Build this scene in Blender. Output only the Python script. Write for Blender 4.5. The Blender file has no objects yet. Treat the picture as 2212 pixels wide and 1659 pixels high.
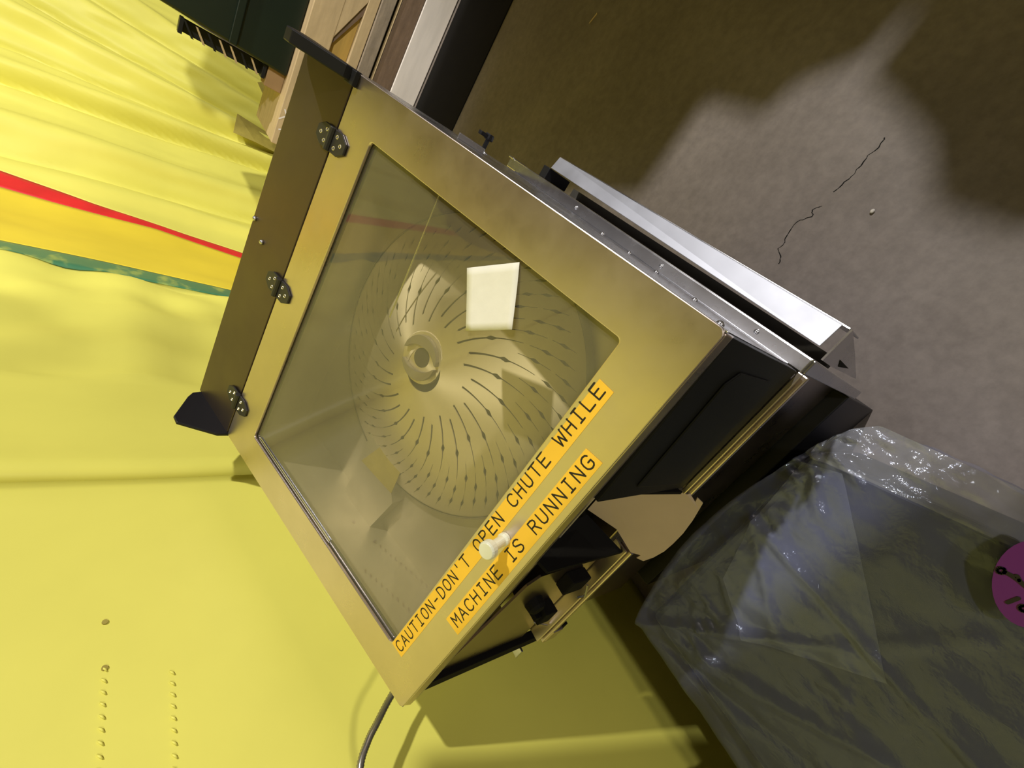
import bpy, bmesh, math, random
from mathutils import Vector, Matrix, noise

random.seed(7)
sc = bpy.context.scene
COL = sc.collection
FZ = 0.78                      # height of the hatch's front edge over the floor; points below are written relative to it

# ------------------------------------------------------------------ camera, world, lamps, exposure
cam_d = bpy.data.cameras.new('camera')
cam = bpy.data.objects.new('camera', cam_d)
COL.objects.link(cam)
cam_d.sensor_fit = 'HORIZONTAL'
cam_d.sensor_width = 36.0
cam_d.lens = 36.0 * 957.34 / 2212.0
cam_d.clip_start = 0.01
RX = Vector((0.51217818, -0.49331732, -0.70307292))
RY = Vector((-0.76432275, -0.63518885, -0.11111191))
RZ = Vector((-0.39177065, 0.59428373, -0.70238352))
m = Matrix.Identity(4)
for i in range(3):
    m[i][0] = RX[i]; m[i][1] = -RY[i]; m[i][2] = -RZ[i]
m[0][3], m[1][3], m[2][3] = 0.56563065, -0.13221592, 0.31825772 + FZ
cam.matrix_world = m
sc.camera = cam

world = bpy.data.worlds.new('world')
sc.world = world
world.use_nodes = True
bg = world.node_tree.nodes['Background']
bg.inputs[0].default_value = (0.02, 0.018, 0.014, 1)
bg.inputs[1].default_value = 1.0


def lamp(name, loc, target, size, power, color, kind='AREA', size_y=None):
    d = bpy.data.lights.new(name, kind)
    d.energy = power
    d.color = color
    if kind == 'AREA':
        d.shape = 'RECTANGLE' if size_y else 'DISK'
        d.size = size
        if size_y:
            d.size_y = size_y
    o = bpy.data.objects.new(name, d)
    COL.objects.link(o)
    o.location = loc
    o.rotation_euler = (Vector(target) - Vector(loc)).to_track_quat('-Z', 'Y').to_euler()
    return o


lamp('bay_lamp', (4.4, 1.4, 4.1 + FZ), (0.2, 0.7, -0.1 + FZ), 0.14, 315, (1.0, 0.97, 0.93))
wl = lamp('work_lamp', (2.6, -2.4, 1.5 + FZ), (-0.6, 0.2, 0.55 + FZ), 0.5, 190, (1.0, 0.95, 0.86), kind='SPOT')  # added fill spot, lifts the near vinyl; no real fixture
wl.data.spot_size = math.radians(56)
wl.data.spot_blend = 0.4
wl.data.shadow_soft_size = 0.12
wl2 = lamp('back_work_lamp', (2.2, -0.6, 1.9 + FZ), (0.0, 3.0, 0.4 + FZ), 0.5, 390, (1.0, 0.97, 0.92), kind='SPOT')  # second added fill, brightens the far vinyl and bench
wl2.data.spot_size = math.radians(50)
wl2.data.spot_blend = 0.5
wl2.data.shadow_soft_size = 0.10

vs = sc.view_settings
vs.view_transform = 'Standard'
vs.look = 'None'
vs.gamma = 1.0
vs.exposure = 0.0
try:
    vs.use_curve_mapping = False
except Exception:
    pass
sc.cycles.max_bounces = 10
sc.cycles.transparent_max_bounces = 16
sc.cycles.sample_clamp_indirect = 6.0


# ------------------------------------------------------------------ materials
def new_mat(name):
    mt = bpy.data.materials.new(name)
    mt.use_nodes = True
    nt = mt.node_tree
    return mt, nt, nt.nodes['Principled BSDF']


def tex_noise(nt, scale, detail=4.0, rough=0.55, vec=None, stretch=None):
    n = nt.nodes.new('ShaderNodeTexNoise')
    n.inputs['Scale'].default_value = scale
    n.inputs['Detail'].default_value = detail
    n.inputs['Roughness'].default_value = rough
    tc = nt.nodes.new('ShaderNodeTexCoord')
    if stretch:
        mp = nt.nodes.new('ShaderNodeMapping')
        mp.inputs['Scale'].default_value = stretch
        nt.links.new(tc.outputs['Object'], mp.inputs['Vector'])
        nt.links.new(mp.outputs['Vector'], n.inputs['Vector'])
    else:
        nt.links.new(tc.outputs['Object'], n.inputs['Vector'])
    return n


def ramp(nt, src, stops):
    r = nt.nodes.new('ShaderNodeValToRGB')
    el = r.color_ramp.elements
    while len(el) < len(stops):
        el.new(0.5)
    for e, (p, c) in zip(el, stops):
        e.position = p
        e.color = (*c, 1) if len(c) == 3 else c
    nt.links.new(src, r.inputs['Fac'])
    return r


def mat(name, color, rough=0.5, metal=0.0, var=0.12, scale=8.0, bump=0.0, bscale=60.0, rvar=0.0, stretch=None, spec=0.5, coat=0.0, aniso=0.0):
    mt, nt, b = new_mat(name)
    n = tex_noise(nt, scale, stretch=stretch)
    lo = tuple(max(0, c * (1 - var)) for c in color)
    hi = tuple(min(1, c * (1 + var)) for c in color)
    r = ramp(nt, n.outputs['Fac'], [(0.3, lo), (0.7, hi)])
    nt.links.new(r.outputs['Color'], b.inputs['Base Color'])
    b.inputs['Roughness'].default_value = rough
    b.inputs['Metallic'].default_value = metal
    b.inputs['Specular IOR Level'].default_value = spec
    b.inputs['Coat Weight'].default_value = coat
    if aniso:
        b.inputs['Anisotropic'].default_value = aniso
    if rvar:
        n3 = tex_noise(nt, scale * 1.7, stretch=stretch)
        mr = nt.nodes.new('ShaderNodeMapRange')
        mr.inputs['From Min'].default_value = 0.3
        mr.inputs['From Max'].default_value = 0.7
        mr.inputs['To Min'].default_value = max(0.02, rough - rvar)
        mr.inputs['To Max'].default_value = min(1, rough + rvar)
        nt.links.new(n3.outputs['Fac'], mr.inputs['Value'])
        nt.links.new(mr.outputs['Result'], b.inputs['Roughness'])
    if bump:
        n2 = tex_noise(nt, bscale, detail=5)
        bp = nt.nodes.new('ShaderNodeBump')
        bp.inputs['Strength'].default_value = bump
        bp.inputs['Distance'].default_value = 0.01
        nt.links.new(n2.outputs['Fac'], bp.inputs['Height'])
        nt.links.new(bp.outputs['Normal'], b.inputs['Normal'])
    return mt


M = {}
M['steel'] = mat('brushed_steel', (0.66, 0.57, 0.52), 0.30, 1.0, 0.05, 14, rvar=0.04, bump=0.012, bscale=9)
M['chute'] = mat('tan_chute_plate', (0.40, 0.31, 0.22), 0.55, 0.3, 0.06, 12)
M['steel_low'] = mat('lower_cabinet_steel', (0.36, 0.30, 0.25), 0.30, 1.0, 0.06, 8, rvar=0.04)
M['steel_dark'] = mat('dull_dark_steel', (0.13, 0.10, 0.075), 0.40, 0.9, 0.06, 10, rvar=0.05)
M['steel_side'] = mat('bright_side_steel', (0.60, 0.60, 0.63), 0.26, 1.0, 0.05, 10, rvar=0.05)
M['steel_in'] = mat('inner_steel', (0.50, 0.46, 0.38), 0.5, 0.7, 0.06, 9, rvar=0.08)
M['disc'] = mat('spun_aluminium', (0.90, 0.83, 0.68), 0.54, 0.9, 0.03, 10, aniso=0.75)
_nt = M['disc'].node_tree
_tg = _nt.nodes.new('ShaderNodeTangent')
_tg.direction_type = 'RADIAL'
_tg.axis = 'Z'
_nt.links.new(_tg.outputs['Tangent'], _nt.nodes['Principled BSDF'].inputs['Tangent'])
M['rail'] = mat('satin_rail_steel', (0.44, 0.45, 0.50), 0.50, 1.0, 0.05, 12, rvar=0.05)
M['hub'] = mat('hub_grey', (0.34, 0.31, 0.26), 0.5, 0.6, 0.06, 20)
M['dark_gap'] = mat('dark_recess', (0.045, 0.04, 0.03), 0.7, 0.0, 0.1)  # shade of gaps and recesses put into a dark colour
M['black'] = mat('black_plastic', (0.008, 0.008, 0.010), 0.45, 0.0, 0.1, spec=0.3)
M['black_gloss'] = mat('black_gloss_panel', (0.010, 0.010, 0.010), 0.45, 0.0, 0.1, spec=0.06)
M['hinge'] = mat('black_hinge', (0.018, 0.017, 0.016), 0.42, 0.0, 0.1)
M['ring'] = mat('eyelet_metal', (0.75, 0.68, 0.45), 0.35, 0.8, 0.03)
M['vinyl'] = mat('yellow_vinyl', (0.76, 0.715, 0.135), 0.46, 0.0, 0.05, 3.0, bump=0.05, bscale=7, spec=0.35)
M['vinyl_gold'] = mat('golden_vinyl', (0.80, 0.62, 0.045), 0.46, 0.0, 0.06, 3.0, bump=0.05, bscale=7, spec=0.35)
M['vinyl_red'] = mat('red_vinyl', (0.70, 0.022, 0.025), 0.45, 0.0, 0.1, 12, bump=0.05, bscale=20)
M['rubber_olive'] = mat('olive_strap', (0.36, 0.29, 0.05), 0.6, 0.0, 0.15, 20, bump=0.1)
M['tape'] = mat('amber_label_tape', (0.84, 0.50, 0.04), 0.42, 0.0, 0.05, 20, spec=0.4)
M['ink'] = mat('black_ink', (0.012, 0.008, 0.004), 0.6, 0.0, 0.1)
M['paper'] = mat('white_paper', (0.74, 0.72, 0.62), 0.85, 0.0, 0.025, 60, bump=0.06, bscale=40)
M['knob'] = mat('pale_knob', (0.72, 0.72, 0.55), 0.3, 0.1, 0.05, 30)
M['conduit'] = mat('flex_conduit', (0.35, 0.33, 0.28), 0.3, 0.9, 0.1, 40)
M['green'] = mat('dark_green_plastic', (0.001, 0.007, 0.0027), 0.4, 0.0, 0.15, 5)
M['card'] = mat('brown_cardboard', (0.30, 0.19, 0.09), 0.8, 0.0, 0.1, 10)
M['wood_beige'] = mat('beige_painted_wood', (0.45, 0.335, 0.19), 0.6, 0.0, 0.12, 5, stretch=(1, 6, 8), bump=0.1, bscale=30)
M['wood_gold'] = mat('varnished_wood', (0.42, 0.27, 0.07), 0.5, 0.0, 0.15, 5, stretch=(1, 6, 8))
M['wood_grey'] = mat('weathered_grey_wood', (0.25, 0.20, 0.15), 0.75, 0.0, 0.25, 7, stretch=(1, 6, 8), bump=0.2, bscale=25)
M['wood_brown'] = mat('brown_stained_wood', (0.16, 0.105, 0.07), 0.6, 0.0, 0.25, 5, stretch=(1, 6, 8), bump=0.2, bscale=20)
M['wood_white'] = mat('white_painted_wood', (0.72, 0.66, 0.64), 0.5, 0.0, 0.08, 5, stretch=(1, 5, 6))
M['purple'] = mat('purple_sticker', (0.15, 0.010, 0.21), 0.55, 0.0, 0.04, 10)
M['charcoal'] = mat('charcoal_plastic', (0.016, 0.018, 0.038), 0.5, 0.0, 0.2, 6)
M['stone'] = mat('pale_grit', (0.5, 0.47, 0.44), 0.8, 0.0, 0.2, 90, bump=0.2)
M['rubber'] = mat('black_rubber', (0.005, 0.0045, 0.004), 0.75, spec=0.12)  # also the black given to shaded gaps and the chute opening


def mat_green_strip():
    mt, nt, b = new_mat('worn_green_strip')
    n = tex_noise(nt, 9, 3, 0.5, stretch=(1, 1, 2.2))
    r = ramp(nt, n.outputs['Fac'], [(0.0, (0.035, 0.16, 0.085)), (0.52, (0.06, 0.19, 0.09)), (0.63, (0.25, 0.34, 0.09)), (1.0, (0.62, 0.58, 0.09))])
    nt.links.new(r.outputs['Color'], b.inputs['Base Color'])
    b.inputs['Roughness'].default_value = 0.45
    return mt


M['green_strip'] = mat_green_strip()


def mat_concrete():
    mt, nt, b = new_mat('sealed_concrete')
    n1 = tex_noise(nt, 2.2, 6, 0.6)
    n2 = tex_noise(nt, 40, 5, 0.65)
    r1 = ramp(nt, n1.outputs['Fac'], [(0.3, (0.145, 0.122, 0.110)), (0.55, (0.190, 0.162, 0.148)), (0.75, (0.235, 0.203, 0.187))])
    r2 = ramp(nt, n2.outputs['Fac'], [(0.35, (0.80, 0.80, 0.80)), (0.65, (1, 1, 1))])
    mx = nt.nodes.new('ShaderNodeMix')
    mx.data_type = 'RGBA'
    mx.blend_type = 'MULTIPLY'
    mx.inputs['Factor'].default_value = 1.0
    nt.links.new(r1.outputs['Color'], mx.inputs['A'])
    nt.links.new(r2.outputs['Color'], mx.inputs['B'])
    nt.links.new(mx.outputs['Result'], b.inputs['Base Color'])
    b.inputs['Roughness'].default_value = 0.5
    b.inputs['Specular IOR Level'].default_value = 0.25
    bp = nt.nodes.new('ShaderNodeBump')
    bp.inputs['Strength'].default_value = 0.25
    bp.inputs['Distance'].default_value = 0.006
    nt.links.new(n1.outputs['Fac'], bp.inputs['Height'])
    bp2 = nt.nodes.new('ShaderNodeBump')
    bp2.inputs['Strength'].default_value = 0.12
    bp2.inputs['Distance'].default_value = 0.002
    nt.links.new(n2.outputs['Fac'], bp2.inputs['Height'])
    nt.links.new(bp.outputs['Normal'], bp2.inputs['Normal'])
    nt.links.new(bp2.outputs['Normal'], b.inputs['Normal'])
    return mt


M['concrete'] = mat_concrete()
M['ceiling'] = mat('brown_ceiling_boards', (0.21, 0.165, 0.135), 0.8, 0.0, 0.15, 1.5, stretch=(1, 6, 1))
M['wall'] = mat('brown_warehouse_wall', (0.16, 0.12, 0.085), 0.8, 0.0, 0.15, 1.5)


def mat_window():
    mt, nt, b = new_mat('clear_acrylic')
    out = nt.nodes['Material Output']
    nt.nodes.remove(b)
    tr = nt.nodes.new('ShaderNodeBsdfTransparent')
    tr.inputs[0].default_value = (0.90, 0.88, 0.80, 1)
    gl = nt.nodes.new('ShaderNodeBsdfGlossy')
    gl.inputs['Roughness'].default_value = 0.03
    gl.inputs['Color'].default_value = (1, 1, 1, 1)
    df = nt.nodes.new('ShaderNodeBsdfDiffuse')
    df.inputs['Color'].default_value = (0.55, 0.50, 0.34, 1)
    fr = nt.nodes.new('ShaderNodeFresnel')
    fr.inputs['IOR'].default_value = 1.6
    n = tex_noise(nt, 5, 3)
    mr = nt.nodes.new('ShaderNodeMapRange')
    mr.inputs['To Min'].default_value = 0.05
    mr.inputs['To Max'].default_value = 0.12
    nt.links.new(n.outputs['Fac'], mr.inputs['Value'])
    m1 = nt.nodes.new('ShaderNodeMixShader')
    m2 = nt.nodes.new('ShaderNodeMixShader')
    ge = nt.nodes.new('ShaderNodeNewGeometry')
    inv = nt.nodes.new('ShaderNodeMath')
    inv.operation = 'SUBTRACT'
    inv.inputs[0].default_value = 1.0
    nt.links.new(ge.outputs['Backfacing'], inv.inputs[1])
    mul = nt.nodes.new('ShaderNodeMath')
    mul.operation = 'MULTIPLY'
    nt.links.new(fr.outputs[0], mul.inputs[0])
    nt.links.new(inv.outputs[0], mul.inputs[1])
    nt.links.new(mr.outputs['Result'], m1.inputs['Fac'])
    nt.links.new(tr.outputs[0], m1.inputs[1])
    nt.links.new(df.outputs[0], m1.inputs[2])
    nt.links.new(mul.outputs[0], m2.inputs['Fac'])
    nt.links.new(m1.outputs[0], m2.inputs[1])
    nt.links.new(gl.outputs[0], m2.inputs[2])
    nt.links.new(m2.outputs[0], out.inputs['Surface'])
    return mt


M['acrylic'] = mat_window()


def mat_film(name, haze, gloss, tint=(0.92, 0.93, 0.95), hcol=(0.46, 0.50, 0.78)):
    mt, nt, b = new_mat(name)
    out = nt.nodes['Material Output']
    nt.nodes.remove(b)
    tr = nt.nodes.new('ShaderNodeBsdfTransparent')
    tr.inputs[0].default_value = (*tint, 1)
    gl = nt.nodes.new('ShaderNodeBsdfGlossy')
    gl.inputs['Roughness'].default_value = 0.08
    gl.inputs['Color'].default_value = (0.72, 0.80, 1.0, 1)
    df = nt.nodes.new('ShaderNodeBsdfDiffuse')
    df.inputs['Color'].default_value = (*hcol, 1)
    n = tex_noise(nt, 16, 6, 0.62)
    bp = nt.nodes.new('ShaderNodeBump')
    bp.inputs['Strength'].default_value = 0.55
    bp.inputs['Distance'].default_value = 0.012
    nt.links.new(n.outputs['Fac'], bp.inputs['Height'])
    nt.links.new(bp.outputs['Normal'], gl.inputs['Normal'])
    lw = nt.nodes.new('ShaderNodeLayerWeight')
    lw.inputs['Blend'].default_value = 0.35
    nt.links.new(bp.outputs['Normal'], lw.inputs['Normal'])
    mr = nt.nodes.new('ShaderNodeMapRange')
    mr.inputs['To Min'].default_value = gloss * 0.5
    mr.inputs['To Max'].default_value = gloss * 4.0
    nt.links.new(lw.outputs['Facing'], mr.inputs['Value'])
    m1 = nt.nodes.new('ShaderNodeMixShader')
    m1.inputs['Fac'].default_value = haze
    m2 = nt.nodes.new('ShaderNodeMixShader')
    nt.links.new(mr.outputs['Result'], m2.inputs['Fac'])
    nt.links.new(tr.outputs[0], m1.inputs[1])
    nt.links.new(df.outputs[0], m1.inputs[2])
    nt.links.new(m1.outputs[0], m2.inputs[1])
    nt.links.new(gl.outputs[0], m2.inputs[2])
    nt.links.new(m2.outputs[0], out.inputs['Surface'])
    return mt


M['film'] = mat_film('clear_plastic_film', 0.095, 0.05)
M['film_fold'] = mat_film('doubled_plastic_film', 0.10, 0.045)
M['film_collar'] = mat_film('cloudy_plastic_film', 0.20, 0.07, hcol=(0.56, 0.58, 0.66))


# ------------------------------------------------------------------ mesh helpers (coordinates relative to the hatch's front left corner)
class MB:
    def __init__(self):
        self.v = []
        self.f = []

    def add(self, vs_, fs_):
        k = len(self.v)
        self.v += [Vector(p) for p in vs_]
        self.f += [tuple(i + k for i in q) for q in fs_]
        return self

    def box(self, x0, x1, y0, y1, z0, z1):
        return self.add([(x, y, z) for z in (z0, z1) for y in (y0, y1) for x in (x0, x1)],
                        [(0, 2, 3, 1), (4, 5, 7, 6), (0, 1, 5, 4), (2, 6, 7, 3), (0, 4, 6, 2), (1, 3, 7, 5)])

    def prism(self, poly, ext):
        n = len(poly)
        e = Vector(ext)
        a = [Vector(p) for p in poly]
        return self.add(a + [p + e for p in a],
                        [tuple(range(n - 1, -1, -1)), tuple(range(n, 2 * n))] + [(i, (i + 1) % n, n + (i + 1) % n, n + i) for i in range(n)])

    def tube(self, path, r, n=8, cap=True):
        path = [Vector(p) for p in path]
        rs = r if isinstance(r, (list, tuple)) else [r] * len(path)
        rings = []
        up = None
        for i, p in enumerate(path):
            t = (path[min(i + 1, len(path) - 1)] - path[max(i - 1, 0)]).normalized()
            if up is None:
                up = t.orthogonal().normalized()
            up = (up - t * up.dot(t)).normalized()
            w = t.cross(up)
            rings.append([p + (up * math.cos(2 * math.pi * k / n) + w * math.sin(2 * math.pi * k / n)) * rs[i] for k in range(n)])
        vs_ = [q for ring in rings for q in ring]
        fs_ = []
        for i in range(len(path) - 1):
            for k in range(n):
                a, b = i * n + k, i * n + (k + 1) % n
                fs_.append((a, b, b + n, a + n))
        if cap:
            fs_.append(tuple(range(n - 1, -1, -1)))
            fs_.append(tuple(range((len(path) - 1) * n, len(path) * n)))
        return self.add(vs_, fs_)

    def build(self, name, material, parent=None, bevel=0.0, smooth=False, seg=2):
        me = bpy.data.meshes.new(name)
        off = root_of(parent)
        me.from_pydata([(p[0] - off[0], p[1] - off[1], p[2] + FZ - off[2]) for p in self.v], [], self.f)
        me.update()
        if smooth:
            for p in me.polygons:
                p.use_smooth = True
        bm = bmesh.new()
        bm.from_mesh(me)
        bmesh.ops.recalc_face_normals(bm, faces=bm.faces)
        bm.to_mesh(me)
        bm.free()
        o = bpy.data.objects.new(name, me)
        COL.objects.link(o)
        me.materials.append(material)
        if parent is not None:
            o.parent = parent
        if bevel:
            md = o.modifiers.new('edge', 'BEVEL')
            md.width = bevel
            md.segments = seg
            md.limit_method = 'ANGLE'
            md.angle_limit = math.radians(40)
        return o


def root_of(p):
    off = Vector((0, 0, 0))
    while p is not None:
        off = off + p.location
        p = p.parent
    return off


def thing(name, label, cat, loc, group=None):
    o = bpy.data.objects.new(name, None)
    COL.objects.link(o)
    o.location = loc
    o['label'] = label
    o['category'] = cat
    if group:
        o['group'] = group
    return o


def tag(o, label, cat, group=None):
    o['label'] = label
    o['category'] = cat
    if group:
        o['group'] = group
    return o


def structure(o):
    o['kind'] = 'structure'
    return o


TH = 0.28672663
CT, ST = math.cos(TH), math.sin(TH)


def L(u, v, h=0.0):
    """point on the sloping hatch: u to the right, v up the slope, h out of it"""
    return Vector((u, v * CT - h * ST, v * ST + h * CT))


NL = Vector((0, -ST, CT))

# ------------------------------------------------------------------ the setting
structure(MB().box(-3.5, 5.0, -3.5, 6.0, -0.88, -0.78).build('floor', M['concrete']))
structure(MB().box(-3.5, 5.0, -3.5, 6.0, 5.4, 5.5).build('ceiling', M['ceiling']))
structure(MB().box(-3.5, 5.0, 6.0, 6.1, -0.78, 5.4).build('wall_back', M['wall']))
structure(MB().box(-3.6, -3.5, -3.5, 6.0, -0.78, 5.4).build('wall_left', M['wall']))
structure(MB().box(5.0, 5.1, -3.5, 6.0, -0.78, 5.4).build('wall_right', M['wall']))
structure(MB().box(-3.5, 5.0, -3.6, -3.5, -0.78, 5.4).build('wall_front', M['wall']))

# hairline crack in the slab: a shallow dark ribbon of broken edges
crk = [(0.690, 0.340), (0.705, 0.345), (0.715, 0.362), (0.735, 0.362), (0.752, 0.370), (0.779, 0.371), (0.800, 0.352), (0.815, 0.360), (0.83, 0.345)]
crk2 = [(0.86, 0.352), (0.885, 0.345), (0.91, 0.342), (0.935, 0.345), (0.968, 0.339), (0.985, 0.343)]
cb = MB()
for line in (crk, crk2):
    pts = []
    for i in range(len(line) - 1):
        for k in range(4):
            t = k / 4
            a, b = Vector(line[i]), Vector(line[i + 1])
            p = a.lerp(b, t) + Vector((random.uniform(-1, 1), random.uniform(-1, 1))) * 0.0022
            pts.append(p)
    for i in range(len(pts) - 1):
        a, b = pts[i], pts[i + 1]
        d = (b - a).normalized()
        nrm = Vector((-d.y, d.x))
        w0, w1 = random.uniform(0.0005, 0.0013), random.uniform(0.0005, 0.0013)
        cb.add([(a.x - nrm.x * w0, a.y - nrm.y * w0, -0.7798), (a.x + nrm.x * w0, a.y + nrm.y * w0, -0.7798),
                (b.x + nrm.x * w1, b.y + nrm.y * w1, -0.7798), (b.x - nrm.x * w1, b.y - nrm.y * w1, -0.7798)], [(0, 1, 2, 3)])
structure(cb.build('floor_crack', M['rubber']))

# ------------------------------------------------------------------ yellow vinyl inflatable, hanging beside and behind the machine
PLAN = [(-.17, -2.2), (-.14, -1.2), (-.12, -.4), (-.12, .15), (-.115, .40), (-.115, .50), (-.17, .75), (-.26, 1.1), (-.40, 1.65), (-.53, 2.1),
        (-.56, 2.38), (-.46, 2.75), (-.22, 3.15), (.02, 3.5), (.30, 3.9)]


def catmull(P, n=40):
    P = [Vector(p) for p in P]
    Q = [2 * P[0] - P[1]] + P + [2 * P[-1] - P[-2]]
    out = []
    for i in range(1, len(Q) - 2):
        a, b, c, d = Q[i - 1:i + 3]
        for k in range(n):
            t = k / n
            out.append(0.5 * ((2 * b) + (c - a) * t + (2 * a - 5 * b + 4 * c - d) * t * t + (3 * b - a - 3 * c + d) * t ** 3))
    out.append(P[-1])
    return out


PC = catmull(PLAN)
PS = [0.0]
for a, b in zip(PC, PC[1:]):
    PS.append(PS[-1] + (b - a).length)


def plan_at(s):
    s = max(0.0, min(PS[-1], s))
    import bisect
    i = min(max(bisect.bisect_right(PS, s) - 1, 0), len(PC) - 2)
    t = (s - PS[i]) / (PS[i + 1] - PS[i])
    p = PC[i].lerp(PC[i + 1], t)
    d = (PC[i + 1] - PC[i]).normalized()
    return p, Vector((d.y, -d.x))          # normal on the machine's side


def ridge(x, w):
    return math.exp(-(x / w) ** 2)


FOLDS = [(4.84, .05, .022, -.08), (4.96, .035, -.03, -.10), (5.10, .06, .045, -.10), (5.36, .025, -.040, -.10), (5.42, .04, .03, -.09), (5.52, .022, -.03, -.03),
         (5.62, .05, .05, .10), (5.74, .02, -.03, .14), (5.86, .045, .035, .16), (5.98, .025, -.03, .15), (6.08, .04, .03, .15)]


def vinyl_disp(s, z):
    n = noise.noise(Vector((s * 2.2, z * 1.6, 3.1))) * 0.016 + noise.noise(Vector((s * 6, z * 4.0, 7.7))) * 0.004
    d = n
    if s < 2.9:
        d += -0.016 * ridge(s - 2.678, 0.012) + 0.005 * ridge(s - 2.70, 0.035)
        d *= 0.9
    if s > 4.77:
        w = min(1.0, (s - 4.77) / 0.10)
        for c, wd, a, k in FOLDS:
            d += w * 1.5 * a * ridge(s - (c + k * (z - 0.1)), wd * (1.0 + 0.25 * noise.noise(Vector((z * 2, c * 9, 0)))))
        d += w * (0.009 * noise.noise(Vector((s * 22 + z * 2.5, z * 2.2, 1.0))) + 0.004 * noise.noise(Vector((s * 45 + z * 6, z * 5, 4.0))))
    if 3.0 < s < 3.8:
        d += 0.022 * noise.noise(Vector((s * 6, z * 7, 2.0)))
    return d


def lip(pairs, z):
    if z <= pairs[0][0]:
        return pairs[0][1]
    for (za, a), (zb, b) in zip(pairs, pairs[1:]):
        if z <= zb:
            return a + (b - a) * (z - za) / (zb - za)
    return pairs[-1][1]


def vinyl_patch(name, material, e0, e1, parent, ds=0.02, z0=-0.775, z1=5.1, lift=0.0):
    zs = []
    z = z0
    while z < 1.0:
        zs.append(z)
        z += 0.03
    while z < z1:
        zs.append(z)
        z += 0.12
    zs.append(z1)
    ns = max(2, int(max(lip(e1, q) - lip(e0, q) for q in zs) / ds))
    b = MB()
    vs_, fs_ = [], []
    for z in zs:
        a, c = lip(e0, z), lip(e1, z)
        for i in range(ns + 1):
            s = a + (c - a) * i / ns
            p, nn = plan_at(s)
            p = p + nn * (vinyl_disp(s, z) + lift)
            vs_.append((p.x, p.y, z))
    w = ns + 1
    for j in range(len(zs) - 1):
        for i in range(ns):
            fs_.append((j * w + i, j * w + i + 1, (j + 1) * w + i + 1, (j + 1) * w + i))
    b.add(vs_, fs_)
    o = b.build(name, material, parent, smooth=True)
    md = o.modifiers.new('thickness', 'SOLIDIFY')
    md.thickness = 0.003
    return o


vin = thing('vinyl_inflatable', 'yellow vinyl inflatable hanging in a tall sheet with a red and a green stripe', 'inflatable', (-0.2, 0.9, 0.0))
GT = [(-.1, 3.936), (.512, 3.921)]
GB = [(-.07, 3.818), (.26, 3.801), (.5, 3.779)]
RT = [(-.269, 4.673), (.331, 4.723), (.611, 4.765)]
RB = [(-.251, 4.615), (.107, 4.664), (.447, 4.648), (.612, 4.652)]
vinyl_patch('vinyl_panel', M['vinyl'], [(0, 0.3)], [(0, 2.678)], vin, ds=0.03)
vinyl_patch('vinyl_panel', M['vinyl'], [(0, 2.678)], GB, vin)
vinyl_patch('green_stripe', M['green_strip'], GB, GT, vin)
o = vinyl_patch('golden_panel', M['vinyl_gold'], GT, RB, vin)
o['label'] = 'golden yellow panel between the stripes'
vinyl_patch('red_stripe', M['vinyl_red'], RB, RT, vin)
o = vinyl_patch('folded_panel', M['vinyl'], RT, [(-.44, 6.18), (.19, 6.27)], vin, ds=0.012)
o['label'] = 'yellow panel gathered into long vertical folds'


def vin_pt(s, z, out):
    p, nn = plan_at(s)
    p = p + nn * (vinyl_disp(s, z) + out)
    return Vector((p.x, p.y, z))


# two rows of puckered stitching on the near panel
for zr, s0, s1 in ((0.254, 1.9, 2.39), (0.193, 1.9, 2.375)):
    b = MB()
    s = s0
    while s < s1:
        a = vin_pt(s, zr - 0.0025, 0.0005)
        c = vin_pt(s + 0.006, zr + 0.0025, 0.0005)
        b.tube([a, a.lerp(c, 0.5) + Vector((0.0012, 0, 0)), c], [0.0008, 0.0014, 0.0008], 5)
        s += 0.0125
    o = b.build('stitch_row', M['vinyl'], vin, smooth=True)
    o['kind'] = 'stuff'
# small eyelets punched near the stitching
for s, z in ((2.392, 0.254), (2.447, 0.256)):
    c = vin_pt(s, z, 0.001)
    MB().tube([c - Vector((0.002, 0, 0)), c + Vector((0.001, 0, 0))], 0.003, 10).build('eyelet', M['rubber_olive'], vin)


def flap(pts, th):
    b = MB()
    b.prism(pts, th)
    return b


f1 = [vin_pt(5.49, -.185, 0.07), vin_pt(5.64, -.20, 0.05), vin_pt(5.68, -.30, 0.02), vin_pt(5.60, -.50, 0.015), vin_pt(5.48, -.46, 0.03), vin_pt(5.485, -.30, 0.06)]
flap(f1, (0, -0.006, 0.0)).build('strap_flap', M['rubber_olive'], vin, bevel=0.002)
f2 = [vin_pt(5.97, -.30, 0.06), vin_pt(6.02, -.36, 0.03), vin_pt(6.01, -.48, 0.02), vin_pt(5.84, -.48, 0.03), vin_pt(5.88, -.36, 0.05)]
flap(f2, (0, -0.006, 0.0)).build('strap_flap', M['rubber_olive'], vin, bevel=0.002)

# ------------------------------------------------------------------ the machine
mach = thing('feeder_machine', 'stainless steel feeder machine with a sloping windowed hatch and slotted disc inside', 'machine', (0.275, 0.3, 0.0))


def rounded_ring(u0, u1, v0, v1, r, n=5):
    out = []
    for cu, cv, a0 in ((u1 - r, v1 - r, 0), (u0 + r, v1 - r, 90), (u0 + r, v0 + r, 180), (u1 - r, v0 + r, 270)):
        for k in range(n + 1):
            a = math.radians(a0 + 90 * k / n)
            out.append((cu + r * math.cos(a), cv + r * math.sin(a)))
    return out


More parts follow.
